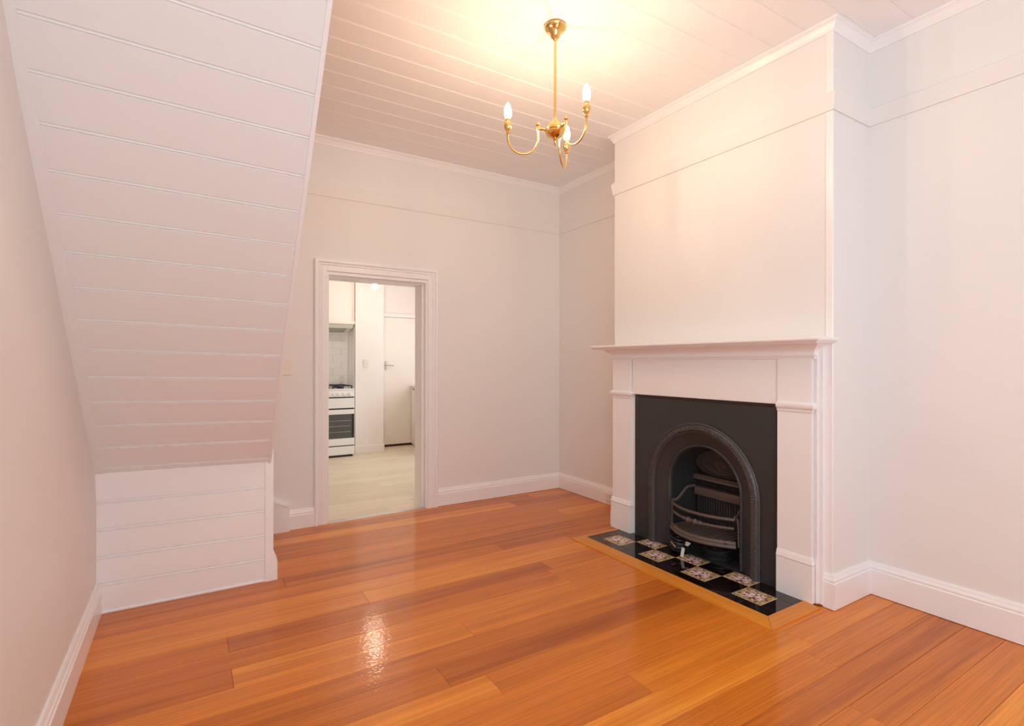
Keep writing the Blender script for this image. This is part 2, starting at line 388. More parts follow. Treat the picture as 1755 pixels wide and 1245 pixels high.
# ================================================================== STAIRCASE
SL = 1.17; PY, PZ, SX0, SX1 = 3.19, .662, XL-.02, .375
st = thing('staircase', (0, PY, 0), 'white painted enclosed staircase with sloping beaded-board underside and low boarded panel', 'staircase')
ang = math.atan(SL)
dirS = Vector((0, -math.cos(ang), math.sin(ang)))       # up the slope, towards the camera
outS = Vector((0, -math.sin(ang), -math.cos(ang)))      # out of the soffit, into the room
base = Vector((0, PY, PZ))
pz = .1128 / math.sin(ang)                              # board width up the slope
s0 = (2.160 - PZ) / math.sin(ang) - 13*pz               # phase of the joints
smax = (WH - PZ) / math.sin(ang)
def slope_prism(a0, a1, prof, x0, x1):
    rings = []
    for x in (x0, x1):
        rings.append([base + dirS*a + outS*d + Vector((x, 0, -(x-SX1)*.026)) for a, d in prof])
    return MB().grid(rings)
k = -1
while s0 + pz*k < smax - .02:
    a0 = s0 + pz*k; wd = min(pz, smax - a0)
    if a0 + wd > .004:
        pr = [(max(-.004, a0 + a), d) for a, d in bead_prof(wd, g=.0036, k=1.0)]
        slope_prism(0, 0, pr, SX0-.045, SX1 - .004).build('soffit_board', M['lining'], st)
    k += 1
rings = []
for a, xi in ((0, -.357), (smax*.25, -.362), (smax*.5, -.385), (smax*.7, -.407), (smax-.01, -.425)):
    q = base + dirS*a + Vector((0, 0, .020))
    rings.append([q + Vector((-.47, 0, 0)) + outS*-.004, q + Vector((-.47, 0, 0)) + outS*.004, q + Vector((xi-.002, 0, 0)) + outS*.004, q + Vector((xi, 0, 0)) + outS*.002, q + Vector((xi, 0, 0)) + outS*-.004])
MBs = MB().grid(rings)
MBs.build('cover_strip', M['lining'], st)
MBs = slope_prism(0, 0, [(-.0, -.27), (0, .007), (smax-.012, .007), (smax-.27, -.27)], SX1-.004, SX1+.012)
MBs.build('stringer', M['trim'], st)
# front panel of boards below the soffit
zs = [0.0, .132, .265, .400, .534, .664]
for i in range(5):
    z0, z1 = zs[i], zs[i+1]; wd = z1 - z0
    pf = [(PY - d, z0 + a) for a, d in bead_prof(wd, g=.006, k=1.25)] if i < 4 else [(PY+.014, z0), (PY, z0), (PY, z1-.004), (PY+.014, z1-.004)]
    MB().grid([[(x, y, z + (.017 if x < 0 and z > .01 else 0)) for y, z in pf] for x in (SX0, .362)]).build('panel_board', M['trim'], st)
MB().grid([[(x, y, z + (.018 if x < 0 else 0)) for y, z in ((PY-.004, .652), (PY-.004, .664), (PY+.03, .680), (PY+.03, .652))] for x in (SX0, SX1)]).build('top_ledge', M['trim'], st)
B(SX0+.02, .362, PY-.006, PY, 0, .012).build('bottom_bead', M['trim'], st, bevel=.002)
m = MB().box(.362, .400, PY-.006, PY+.05, .0, .74); m.box(.359, .363, PY-.009, PY+.01, .0, .665)
m.build('corner_post', M['trim'], st)
MB().sweep([(.400, PY-.006, 0), (.400, 3.62, 0)], skirt(.150), UP, side=1).build('skirting', M['trim'], st)
B(.380, .400, PY+.05, 3.62, 0, .50).build('side_panel', M['trim'], st)
for k in range(13):
    yt, zt = 4.02 - .174*k, .2*(k+1)
    if yt < 1.6: break
    B(SX0, SX1-.006, yt-.20, yt+.02, zt-.028, zt).build('tread', M['floor'], st)
    B(SX0, SX1-.006, yt-.012, yt, max(0, zt-.2), zt-.028).build('riser', M['trim'], st)

# ================================================================== HEARTH
HZ = .012
he = thing('hearth', (2.46, 2.12, 0), 'tiled hearth of black and flower-patterned tiles with a mitred timber border', 'hearth')
B(2.335, 2.70, 1.46, 2.80, -.018, HZ-.0012).build('hearth_slab', M['grout'], he)
def border(o0, o1, i1, i0, m_, nm='border_strip'):
    low = [(o0[0], o0[1]), (o1[0], o1[1]), (i1[0], i1[1]), (i0[0], i0[1])]
    mb = MB().grid([[(x, y, .0) for x, y in low], [(low[0][0], low[0][1], .007), (low[1][0], low[1][1], .007), (low[2][0], low[2][1], .0165), (low[3][0], low[3][1], .0165)]])
    mb.build(nm, m_, he)
g = .0008
border((2.254, 1.387+g), (2.254, 2.850-g), (2.342, 2.797-g), (2.342, 1.463+g), M['border_y'])
border((2.254+g, 1.387), (2.656, 1.387), (2.656, 1.463), (2.342+g, 1.463), M['border_x'])
border((2.254+g, 2.850), (2.656, 2.850), (2.656, 2.797), (2.342+g, 2.797), M['border_x'])
def tile(x0, x1, y0, y1, mt):
    q = .0009
    x0 += q; x1 -= q; y0 += q; y1 -= q; e = .0008
    MB().grid([[(x0, y0, 0), (x1, y0, 0), (x1, y1, 0), (x0, y1, 0)], [(x0, y0, HZ-e), (x1, y0, HZ-e), (x1, y1, HZ-e), (x0, y1, HZ-e)],
               [(x0+e, y0+e, HZ), (x1-e, y0+e, HZ), (x1-e, y1-e, HZ), (x0+e, y1-e, HZ)]]).build('tile', mt, he)
ys = [1.463, 1.551] + [1.551 + .1664*i for i in range(1, 8)] + [2.797]
for r, (x0, x1) in enumerate(((2.421, 2.571), (2.571, 2.692))):
    for i in range(len(ys)-1):
        fx = (r == 0 and i in (1, 3, 5, 7)) or (r == 1 and i in (2, 4, 6))
        tile(x0, x1, ys[i], ys[i+1], M['floral'] if fx else M['tile_black'])
ss = [1.463] + [1.463 + .1672*i for i in range(1, 8)] + [2.797]
for a, b in zip(ss, ss[1:]): tile(2.343, 2.421, a, b, M['tile_black'])

# ================================================================== CAST IRON INSERT
YC, ZC, XP = 2.128, .44, 2.682        # arch centre, springing height, plate face
ins = thing('fireplace_insert', (XP, YC, 0), 'black cast-iron arched fireplace insert with moulded hood ring and basket grate', 'fireplace')
def arch(wd, x, zc=ZC, yc=YC, n=32, zb=HZ, ns=8, ry=None):
    ry = ry or wd; pts = []
    for i in range(ns): pts.append((x, yc + wd, zb + (zc - zb)*i/ns))
    for i in range(n+1):
        a = math.pi*i/n; pts.append((x, yc + wd*math.cos(a), zc + ry*math.sin(a)))
    for i in range(ns-1, -1, -1): pts.append((x, yc - wd, zb + (zc - zb)*i/ns))
    return pts
def loft(profile, yc=YC, n=32):
    return MB().grid([arch(wd, x, yc=yc, n=n) for wd, x in profile], closed=False, caps=False)
Y0, Y1, Z1 = 1.622, 2.662, 1.003
inner = arch(.405, XP); outer = []
for (x, y, z) in inner:           # project the arch outwards on to the rectangle
    dy, dz = y - YC, z - ZC
    if z <= ZC: outer.append((XP, (Y1-.026) if dy > 0 else (Y0+.026), z))
    else:
        ty = ((Y1-.026 - YC) if dy > 0 else (YC - Y0 - .026)) / max(1e-6, abs(dy)); tz = (Z1-.026 - ZC) / max(1e-6, dz)
        t = min(ty, tz); outer.append((XP, YC + dy*t, ZC + dz*t))
# square the top corners
ib = min(range(len(outer)), key=lambda i: (outer[i][1]-(Y1-.026))**2 + (outer[i][2]-(Z1-.026))**2); outer[ib] = (XP, Y1-.026, Z1-.026)
ib = min(range(len(outer)), key=lambda i: (outer[i][1]-(Y0+.026))**2 + (outer[i][2]-(Z1-.026))**2); outer[ib] = (XP, Y0+.026, Z1-.026)
m = MB().grid([outer, inner], closed=False, caps=False)
m.build('face_plate', M['iron'], ins)
# bevelled outer rim of the plate
MB().sweep([(XP, Y1, HZ), (XP, Y1, Z1), (XP, Y0, Z1), (XP, Y0, HZ)], [(0, -.012), (0, .010), (.004, .010), (.022, .001), (.026, .001), (.026, -.012)], (-1, 0, 0), side=1).build('plate_rim', M['iron'], ins)
# outer moulded ring, splayed inner band, beaded inner ring
loft([(.410, XP+.002), (.410, XP-.008), (.404, XP-.012), (.398, XP-.008), (.396, XP-.010), (.390, XP-.017), (.378, XP-.021), (.366, XP-.017), (.360, XP-.008), (.356, XP-.010), (.351, XP-.008), (.350, XP+.004)]).build('hood_ring', M['iron_relief'], ins, smooth=True)
mb = MB()
def arch_points(wd, x, step):
    L = (ZC - HZ); n1 = int(L/step); n2 = int(math.pi*wd/step); out = []
    for i in range(n1): out.append((Vector((x, YC+wd, HZ + L*(i+.5)/n1)), 0.0))
    for i in range(n2):
        a = math.pi*(i+.5)/n2; out.append((Vector((x, YC+wd*math.cos(a), ZC+wd*math.sin(a))), a))
    for i in range(n1): out.append((Vector((x, YC-wd, HZ + L*(i+.5)/n1)), math.pi))
    return out
for i, (p, a) in enumerate(arch_points(.378, XP-.0195, .0155)):
    nrm = Vector((0, math.cos(a), math.sin(a)))
    for s in (-1, 1):
        q = p + nrm*s*(.006 if i % 2 else .0085) + Vector((.002 if s else 0, 0, 0))
        mb.ball(q, .0068, 6, (1.0, 1.0, 1.0))
stuff(mb.build('leaf_moulding', M['iron_relief'], ins, smooth=True))
loft([(.351, XP+.002), (.345, XP+.004), (.290, XP+.030), (.274, XP+.036), (.270, XP+.030), (.264, XP+.028), (.258, XP+.032), (.254, XP+.045), (.252, XP+.05)]).build('splayed_band', M['iron'], ins, smooth=True)
mb = MB()
for p, a in arch_points(.266, XP+.029, .0095): mb.ball(p, .0038, 6)
stuff(mb.build('beading', M['iron_relief'], ins, smooth=True))
# firebox behind the arch
XB = 2.95
fb = MB().grid([arch(.252, XP+.048, n=20), arch(.215, XB, n=20, zc=.42)], closed=False, caps=False)
fb.build('firebox_cheeks', M['soot'], ins, smooth=True)
fbk = arch(.217, XB, n=20, zc=.42)
m = MB(); m.v = [Vector(p) for p in fbk]; m.f = [list(range(len(fbk)))]
m.build('firebox_back', M['soot'], ins)
B(2.693, XB, YC-.262, YC+.262, -.004, HZ-.001).build('ash_floor', M['ash'], ins)
# register plate with oval ornament
def tilt(p0, p1, u, v, d):    # u across (y), v from bottom 0 to top 1, d proud
    a = Vector((p0[0], 0, p0[1])); b_ = Vector((p1[0], 0, p1[1])); n_ = Vector((-(b_-a).z, 0, (b_-a).x)).normalized()
    p = a + (b_-a)*v + n_*d; return Vector((p.x, YC - .01 + u, p.z))
P0, P1 = (2.905, .485), (2.845, .668)
mb = MB(); ring0, ring1 = [], []
for i in range(28):
    a = 2*math.pi*i/28; c, s = math.cos(a), math.sin(a)
    u = .19*(abs(c)**.7)*(1 if c > 0 else -1); v = .5 + .5*(abs(s)**.7)*(1 if s > 0 else -1)
    ring0.append(tilt(P0, P1, u, v, -.01)); ring1.append(tilt(P0, P1, u*.98, .5+(v-.5)*.98, .006))
mb.grid([ring0, ring1]); plate = mb.build('register_plate', M['iron'], ins)
mb = MB()
mb.tube([tilt(P0, P1, .120*math.cos(t), .5+.34*math.sin(t), .008) for t in [2*math.pi*i/32 for i in range(33)]], .0035, 6)
for i in range(9):
    t = 2*math.pi*i/9; rr = random.uniform(.3, 1)
    mb.ball(tilt(P0, P1, .045*rr*math.cos(t), .42+.17*rr*math.sin(t), .009), .010, 6, (.6, 1, .9))
mb.tube([tilt(P0, P1, -.085 + .17*i/10, .34 - .10*math.sin(math.pi*i/10), .009) for i in range(11)], .003, 6)
mb.build('oval_ornament', M['iron_relief'], plate, smooth=True)
m = MB().prism([(2.888, .445), (2.875, .452), (2.878, .462), (2.888, .468), (2.885, .480), (2.93, .480), (2.93, .44)], 1, YC-.205, YC+.205)
m.build('ledge', M['iron_rust'], ins)
# ribbed fireback
m = MB().box(2.912, 2.945, YC-.195, YC+.195, .175, .395)
for i in range(19):
    yy = YC - .172 + i*.344/18; m.box(2.906, 2.913, yy-.0055, yy+.0055, .19, .335)
fbr = m.build('fireback', M['iron'], ins)
MB().prism([(2.885, .345), (2.885, .375), (2.895, .395), (2.93, .398), (2.93, .345)], 1, YC-.20, YC+.20).build('fireback_rail', M['iron_rust'], fbr)
# basket grate: bowed bars between the arch sides
def bow(z, x_end, x_mid, half, n=14):
    return [(x_end + (x_mid-x_end)*(1-((2*i/n-1)**2)), YC + half - 2*half*i/n, z) for i in range(n+1)]
gr = thing('basket_grate', (2.72, YC, HZ), 'bowed brown cast-iron fire grate with knotted middle bar inside the arch', 'grate')
MB().tube(bow(.305, 2.705, 2.625, .232), .0095, 8).build('top_bar', M['iron_rust'], gr, smooth=True)
path = bow(.252, 2.705, 2.625, .226, 26)
rad = [.0085]*27
mb_ = MB().tube(path, rad, 8)
for i, r_ in ((9, .013), (10, .011), (11, .019), (12, .013), (13, .013), (14, .019), (15, .012), (16, .014)):
    mb_.ball(path[i], r_, 10, (1, .8, 1.0))
mb_.build('middle_bar', M['iron_rust'], gr, smooth=True)
def rail_sweep(z, pr, xe, xm, half):
    return MB().sweep(bow(z, xe, xm, half, 18), pr, UP, side=-1)
# outward = -x ; path runs from +y to -y, so the room side is on its right
MB().sweep(bow(.150, 2.705, 2.605, .240, 18), [(-.012, -.012), (.006, -.012), (.011, -.006), (.009, .004), (.004, .010), (.008, .015), (.005, .022), (-.002, .028), (-.012, .028)], UP, side=1).build('lower_rail', M['iron_rust'], gr, smooth=True)
B(2.66, 2.70, YC-.205, YC+.205, .160, .170).build('grate_plate', M['iron_rust'], gr)
for i in range(13):
    yy = YC - .192 + i*.032; xf = 2.705 - .095*(1-((yy-YC)/.24)**2) + .006
    B(xf, 2.90, yy-.0075, yy+.0075, .163, .175).build('grate_bar', M['iron_rust'], gr)
for s in (-1, 1):
    MB().tube([(2.724, YC + s*.247, .145), (2.724, YC + s*.247, .26), (2.715, YC+s*.242, .312)], .008, 8).build('end_post', M['iron_rust'], gr, smooth=True)
    pts = []
    for i in range(13):
        t = i/12; e = min(1, max(0, (t-.15)/.6)); e = e*e*(3-2*e); pts.append((2.705 + (.19)*t, YC + s*(.232 - .032*t), .318 + .080*e))
    MB().tube(pts, .010, 8, flat=.7).build('side_arm', M['iron_rust'], gr, smooth=True)

# ================================================================== SURROUND
su = thing('fireplace_surround', (CX, YC+.02, 0), 'white painted timber mantelpiece with pilasters and wide shelf around the black insert', 'mantelpiece')
XS = CX - .0006
for y0, y1 in ((1.392, 1.624), (2.660, 2.900)): B(2.690, XS, y0, y1, HZ, 1.31).build('back_board', M['trim'], su)
B(2.672, XS, 1.600, 2.685, 1.004, 1.315).build('frieze', M['trim'], su)
for y0, y1 in ((1.412, 1.421), (2.890, 2.896)): B(2.680, 2.691, y0, y1, HZ, 1.25).build('edge_bead', M['trim'], su)
for (y0, y1) in ((1.434, 1.612), (2.702, 2.880)):
    pil = B(2.664, 2.692, y0, y1, HZ, 1.315).build('pilaster', M['trim'], su)
    wrap = ([(2.692, y1, 0)] if y0 > 2 else []) + [(2.664, y1, 0), (2.664, y0, 0), (2.692, y0, 0)]
    def at(z, wrap_=wrap): return [(x, y, z) for x, y, _ in wrap_]
    MB().sweep(at(.968), [(-.003, 0), (.002, 0), (.006, .006), (.006, .014), (.010, .018), (.015, .024), (.018, .032), (.018, .042), (.010, .050), (-.003, .052)], UP, side=1).build('capital', M['trim'], pil)
    MB().sweep(at(HZ-.001), [(-.003, 0), (.010, 0), (.010, .188), (.013, .196), (.010, .204), (.008, .212), (.003, .226), (-.003, .228)], UP, side=1).build('plinth', M['trim'], pil)
MB().sweep([(XS, 2.890, 1.250), (2.664, 2.890, 1.250), (2.664, 1.424, 1.250), (XS, 1.424, 1.250)],
           [(-.012, -.004), (.004, -.004), (.006, .004), (.012, .010), (.012, .018), (.007, .022), (.010, .034), (.020, .048), (.036, .058), (.042, .066), (.042, .071), (-.012, .071)], UP, side=1).build('shelf_moulding', M['trim'], su)
sp = [(-.15, 0), (-.024, 0), (-.016, .003), (-.004, .013), (0, .017), (0, .026), (-.003, .029), (-.15, .029)]
m = MB()
x_f, ya, yb = 2.530, 1.332, 2.978
m.sweep([(XS, yb, 1.319), (x_f, yb, 1.319), (x_f, ya, 1.319), (XS, ya, 1.319)], [(a, b_) for a, b_ in sp], UP, side=1)
m.box(x_f+.02, XS, ya+.02, yb-.02, 1.3195, 1.3475)
m.build('mantel_shelf', M['trim'], su)

# ================================================================== CABLES IN THE FIREPLACE
def coil(c, r, turns, h, tiltx, seed, rt=.0035, squash=1.0, ry=1.0):
    rnd = random.Random(seed); pts = []
    N = 22
    rr = [r*rnd.uniform(.62, 1.08) for _ in range(turns+2)]; oz = [rnd.uniform(-.010, .010) for _ in range(turns+2)]; ph = [rnd.uniform(0, 6.28) for _ in range(turns+2)]
    for i in range(turns*N+1):
        t = i/N; k_ = int(t); f = t-k_
        rad_ = rr[k_]*(1-f)+rr[k_+1]*f; a = 2*math.pi*t
        p = Vector((rad_*math.cos(a), rad_*math.sin(a)*ry, h*((k_*.618) % 1.0)*(1) + oz[k_]*(1-f)+oz[k_+1]*f + .010*math.sin(a+ph[k_])*(1-f) + .010*math.sin(a+ph[k_+1])*f))
        p = Matrix.Rotation(tiltx, 3, Vector((.35, -.8, 0)).normalized()) @ p
        pts.append(Vector(c) + p)
    zmin = min(p.z for p in pts)
    pts = [Vector((p.x, p.y, max(p.z, HZ+rt))) for p in pts]
    return MB().tube(pts, rt, 6)
cc = (2.665, 2.262, .034)
t = thing('cable_coil', (cc[0], cc[1], HZ), 'left bundle of thin black cable with white paper tags on the hearth', 'cable')
coil(cc, .060, 9, .085, R(14), 3, rt=.0042).build('cable', M['cable'], t, smooth=True)
MB().tube([(2.66, 2.27, .07), (2.668, 2.268, .115), (2.69, 2.24, .128), (2.70, 2.21, .10), (2.69, 2.19, .06)], .003, 6).build('loose_loop', M['cable'], t, smooth=True)
MB().tube([(2.655, 2.20, .06), (2.66, 2.20, .11), (2.675, 2.225, .125), (2.68, 2.25, .09)], .003, 6).build('loose_loop', M['cable'], t, smooth=True)
def slab(pts, thick, nm, mt, par):
    pts = [Vector(p) for p in pts]; n_ = (pts[1]-pts[0]).cross(pts[2]-pts[0]).normalized()*thick
    MB().grid([pts, [p+n_ for p in pts]]).build(nm, mt, par)
slab([(2.598, 2.200, .019), (2.598, 2.176, .017), (2.604, 2.170, .074), (2.604, 2.192, .078)], .0012, 'paper_tag', M['paper'], t)
slab([(2.64, 2.212, .082), (2.64, 2.178, .078), (2.662, 2.172, .094), (2.662, 2.204, .100)], .0012, 'paper_tag', M['paper'], t)
MB().tube([(2.607, 2.285, .083), (2.603, 2.268, .079), (2.600, 2.24, .064)], .0032, 6).build('wire_end', M['copper'], t)
cc2 = (2.80, 2.08, .030)
t = thing('cable_coil', (cc2[0], cc2[1], HZ), 'right bundle of black cable lying inside the fireplace under the grate', 'cable')
coil(cc2, .084, 9, .055, R(8), 9, rt=.004, ry=1.15).build('cable', M['cable'], t, smooth=True)

# ================================================================== CHANDELIER
CHX, CHY = 1.571, 2.124
ch = thing('chandelier', (CHX, CHY, WH), 'polished brass three-arm chandelier with lit candle bulbs hanging from the boarded ceiling', 'chandelier')
ctr = (CHX, CHY, 0)
MB().lathe([(.002, 2.9295), (.052, 2.9295), (.056, 2.922), (.054, 2.914), (.046, 2.906), (.040, 2.904), (.036, 2.898), (.029, 2.890), (.026, 2.880), (.020, 2.868), (.010, 2.860), (.008, 2.852), (.002, 2.851)], ctr, 28).build('ceiling_rose', M['brass'], ch, smooth=True)
MB().tube([(CHX, CHY, 2.856), (CHX, CHY, 2.45)], .0065, 12).build('rod', M['brass'], ch, smooth=True)
MB().lathe([(.002, 2.462), (.010, 2.462), (.013, 2.455), (.020, 2.442), (.034, 2.430), (.046, 2.420), (.051, 2.407), (.051, 2.396), (.048, 2.393), (.050, 2.388), (.044, 2.376), (.030, 2.366), (.016, 2.359), (.008, 2.356), (.011, 2.350), (.007, 2.344), (.005, 2.336), (.008, 2.331), (.005, 2.325), (.001, 2.324)], ctr, 28).build('body', M['brass'], ch, smooth=True)
for deg in (153.7, 38.2, -88.9):
    a = R(deg); ux, uy = math.cos(a), math.sin(a)
    def pt(r_, z): return Vector((CHX + ux*r_, CHY + uy*r_, z))
    pth = [pt(.088, 2.405), pt(.088, 2.375), pt(.088, 2.350)]
    for i in range(1, 16):
        t_ = math.pi*i/16; pth.append(pt(.164 - .076*math.cos(t_), 2.350 - .076*math.sin(t_)))
    pth += [pt(.240, 2.350), pt(.240, 2.385)]
    arm = MB().tube(pth, .0052, 10).build('arm', M['brass'], ch, smooth=True)
    MB().tube([pt(.045, 2.402), pt(.060, 2.404), pt(.070, 2.405), pt(.078, 2.405), pt(.095, 2.405)], [.010, .0065, .009, .0065, .0085], 10).build('elbow', M['brass'], arm, smooth=True)
    c_ = pt(.088, 0)
    MB().lathe([(.001, 2.392), (.009, 2.394), (.009, 2.412), (.006, 2.416), (.012, 2.421), (.006, 2.426), (.008, 2.431), (.004, 2.437), (.002, 2.446), (.0005, 2.447)], c_, 12).build('finial', M['brass'], arm, smooth=True)
    c_ = pt(.240, 0)
    MB().lathe([(.001, 2.370), (.007, 2.370), (.0095, 2.374), (.006, 2.379), (.008, 2.384), (.015, 2.392), (.0195, 2.404), (.019, 2.416), (.0145, 2.428), (.012, 2.432), (.0125, 2.446), (.001, 2.447)], c_, 16).build('lamp_cup', M['brass'], arm, smooth=True)
    MB().lathe([(.001, 2.446), (.0105, 2.447), (.0150, 2.456), (.0185, 2.470), (.0185, 2.484), (.0150, 2.502), (.0095, 2.517), (.004, 2.526), (.001, 2.530)], c_, 14).build('candle_bulb', M['bulb'], arm, smooth=True)

# ================================================================== SWITCHES AND SOCKET
def plate(name, x0, x1, z0, z1, y, rockers, label, cat):
    t_ = thing(name, ((x0+x1)/2, y, z0), label, cat)
    B(x0, x1, y-.008, y-.0003, z0, z1).build('cover_plate', M['switch'], t_, bevel=.002)
    for (rx, rz) in rockers: B(rx-.008, rx+.008, y-.012, y-.008, rz-.012, rz+.012).build('rocker', M['switch'], t_, bevel=.0015)
    for sz in (z0+.012, z1-.012): MB().lathe([(.0035, y-.0088), (.0035, y-.0078)], ((x0+x1)/2, 0, sz), 10, axis=1).build('screw', M['switch'], t_)
    return t_
plate('light_switch', .560, .634, 1.130, 1.246, YB, [(.597, 1.188)], 'cream light switch on the wall between the staircase edge and the doorway', 'switch')
plate('light_switch', 2.013, 2.083, 1.155, 1.270, 7.09, [(2.035, 1.212), (2.060, 1.212)], 'double light switch on the kitchen wall between cooker and door', 'switch')
t = thing('power_socket', (3.0625, 3.365, .02), 'small double power socket on the skirting beside the chimney breast', 'socket')
B(3.054, 3.0629, 3.335, 3.400, .028, .098).build('cover_plate', M['switch'], t, bevel=.002)
for yy in (3.352, 3.384):
    B(3.051, 3.054, yy-.008, yy+.008, .042, .066).build('outlet_face', M['trim'], t, bevel=.001)
for yy in (3.352, 3.384): B(3.0505, 3.054, yy-.005, yy+.005, .076, .088).build('rocker', M['trim'], t, bevel=.001)

# ================================================================== KITCHEN
KY, KA, KR, KH = 7.09, 7.42, 3.40, 2.62      # projecting wall, recessed wall, right wall, ceiling
kf = struct(B(-.7, KR, YB, 7.6, -.06, -.006).build('floor.001', M['tgrout']), 'pale wood-look plank floor in the kitchen')
yy, i = YB + .046, 0
while yy < KA:
    y2 = min(yy + .152, KA + .02); x = -.6 - random.uniform(0, .9)
    while x < KR:
        x2 = x + 1.22
        a, b_ = max(x, -.6), min(x2, KR)
        if yy < YK: a, b_ = max(a, DX0+.012), min(b_, DX1-.012)
        if b_ - a > .02: B(a+.0004, b_-.0004, yy+.0004, y2-.0004, -.006, 0).build('floor_plank', M['vinyl'], kf)
        x = x2
    yy = y2
struct(B(-.7, KR+.1, YK, 7.6, KH, KH+.08).build('ceiling.001', M['ceil']), 'plain kitchen ceiling')
struct(B(-.7, -.6, YK, 7.6, 0, KH).build('wall_kitchen_left', M['kwall']))
m = MB().box(KR, KR+.1, YK, 5.3, 0, KH).box(KR, KR+.1, 6.6, 7.6, 0, KH).box(KR, KR+.1, 5.3, 6.6, 0, 1.0).box(KR, KR+.1, 5.3, 6.6, 2.1, KH)
struct(m.build('wall_kitchen_right', M['kwall']))
m = MB().box(-.6, KR, KA, 7.6, 0, KH)                        # recessed plane
m.box(1.895, 2.290, KY, KA, 0, KH)                           # projecting pier with the switch
m.box(1.895, 1.9005, KY, KY+.001, 0, KH)
m.box(-.6, 1.23, KY, KA, 0, KH)
m.box(1.23, 1.895, KY+.03, KA, 1.778, KH)                    # boxed-in front above the hood
struct(m.build('wall_kitchen_back', M['kwall']), 'cream kitchen wall with cooker alcove')
struct(MB().sweep([(2.290, KY+.02, 0), (2.290, KY, 0), (1.895, KY, 0)], [(0, 0), (.012, 0), (.012, .085), (.008, .095), (0, .095)], UP).build('baseboard_kitchen', M['kwall']))
# wall tiles in the alcove
spl = struct(B(1.23, 1.895, KA-.006, KA, .80, 1.70).build('trim_8', M['tgrout']), 'white brick-bond tiled splashback behind the cooker')
r_ = 0; z = .86
while z < 1.64:
    x = 1.24 - (.11 if r_ % 2 else 0)
    while x < 1.885:
        a, b_ = max(x, 1.232), min(x + .22, 1.887)
        if b_ - a > .02: B(a+.0012, b_-.0012, KA-.013, KA-.006, z+.0012, z+.0928).build('wall_tile', M['tile_white'], spl)
        x += .22
    z += .094; r_ += 1
z = .86; r_ = 0
while z < 1.64:
    for (a, b_) in (((KY+.002, KY+.11), (KY+.11, KA-.013)) if r_ % 2 else ((KY+.002, KY+.22), (KY+.22, KA-.013))):
        B(1.889, 1.895, a+.001, b_-.001, z+.0012, z+.0928).build('wall_tile', M['tile_white'], spl)
    z += .094; r_ += 1
# inner kitchen door
m = MB().box(2.388, 3.12, KA-.045, KA-.008, .035, 1.885)
d2 = struct(m.build('door_2', M['kdoor']), 'closed flush cream door at the end of the kitchen')
m = MB().box(2.335, 2.385, KA-.055, KA, 0, 1.94).box(3.123, 3.175, KA-.055, KA, 0, 1.94).box(2.385, 3.123, KA-.055, KA, 1.89, 1.94)
m.build('door_frame', M['kwall'], d2)
B(2.385, 3.123, KA-.03, KA-.004, .0, .034).build('threshold', M['under'], d2)
m = MB().box(2.404, 2.428, KA-.052, KA-.045, 1.12, 1.245)
hd = m.build('handle_plate', M['chrome'], d2, bevel=.002)
MB().tube([(2.416, KA-.052, 1.19), (2.416, KA-.085, 1.19), (2.425, KA-.092, 1.189), (2.52, KA-.092, 1.182)], .007, 8).build('lever_handle', M['chrome'], hd, smooth=True)
# power point behind the cooker
t = thing('power_socket', (1.80, KA-.014, .96), 'small cream power socket on the tiles behind the cooker top', 'socket')
B(1.775, 1.822, KA-.022, KA-.0135, .945, 1.04).build('cover_plate', M['switch'], t, bevel=.002)
B(1.788, 1.809, KA-.025, KA-.022, .96, .985).build('outlet_face', M['trim'], t, bevel=.001)

# cooker
CF = 6.87
sv = thing('cooker', (1.545, 7.13, 0), 'white freestanding gas cooker with dark glass oven door in the kitchen alcove', 'cooker')
SX_0, SX_1 = 1.250, 1.836
m = MB().box(SX_0, SX_1, CF+.028, KA-.02, .03, .865)
m.build('body', M['enamel'], sv, bevel=.003)
B(SX_0, SX_1, CF+.0, KA-.02, .866, .884).build('hob_top', M['enamel'], sv, bevel=.004)
cp = B(SX_0, SX_1, CF, CF+.028, .780, .864).build('control_panel', M['enamel'], sv, bevel=.003)
for kx in (1.30, 1.366, 1.432, 1.500, 1.568, 1.634, 1.703, 1.773):
    MB().lathe([(.001, CF-.026), (.014, CF-.026), (.018, CF-.020), (.021, CF-.004), (.023, CF+.001)], (kx, 0, .815), 16, axis=1).build('knob', M['enamel'], cp, smooth=True)
B(SX_0+.004, SX_1-.004, CF+.02, CF+.03, .760, .782).build('shadow_gap', M['black'], sv)
gd = B(SX_0+.002, SX_1-.002, CF, CF+.026, .634, .764).build('grill_door', M['enamel'], sv, bevel=.003)
B(SX_0+.004, SX_1-.004, CF+.02, CF+.03, .612, .636).build('shadow_gap', M['black'], sv)
m = MB().box(SX_0+.002, SX_1-.002, CF, CF+.026, .556, .616).box(SX_0+.002, SX_1-.002, CF, CF+.026, .152, .243).box(SX_0+.002, SX_0+.03, CF, CF+.026, .243, .556).box(SX_1-.006, SX_1-.002, CF, CF+.026, .243, .556)
od = m.build('oven_door', M['enamel'], sv)
B(SX_0+.03, SX_1-.006, CF+.004, CF+.012, .243, .556).build('oven_glass', M['glass'], od)
B(SX_1-.036, SX_1-.006, CF+.0015, CF+.004, .243, .556).build('glass_border', M['black'], od)
for zr in (.325, .40, .47): B(SX_0+.035, SX_1-.05, CF+.0025, CF+.004, zr, zr+.004).build('oven_rack', M['chrome'], od)
B(SX_0+.004, SX_1-.004, CF+.02, CF+.03, .138, .154).build('shadow_gap', M['black'], sv)
B(SX_0+.002, SX_1-.002, CF, CF+.026, .030, .138).build('storage_drawer', M['enamel'], sv, bevel=.003)
B(SX_0+.02, SX_1-.02, CF+.03, KA-.05, .0, .031).build('plinth', M['black'], sv)
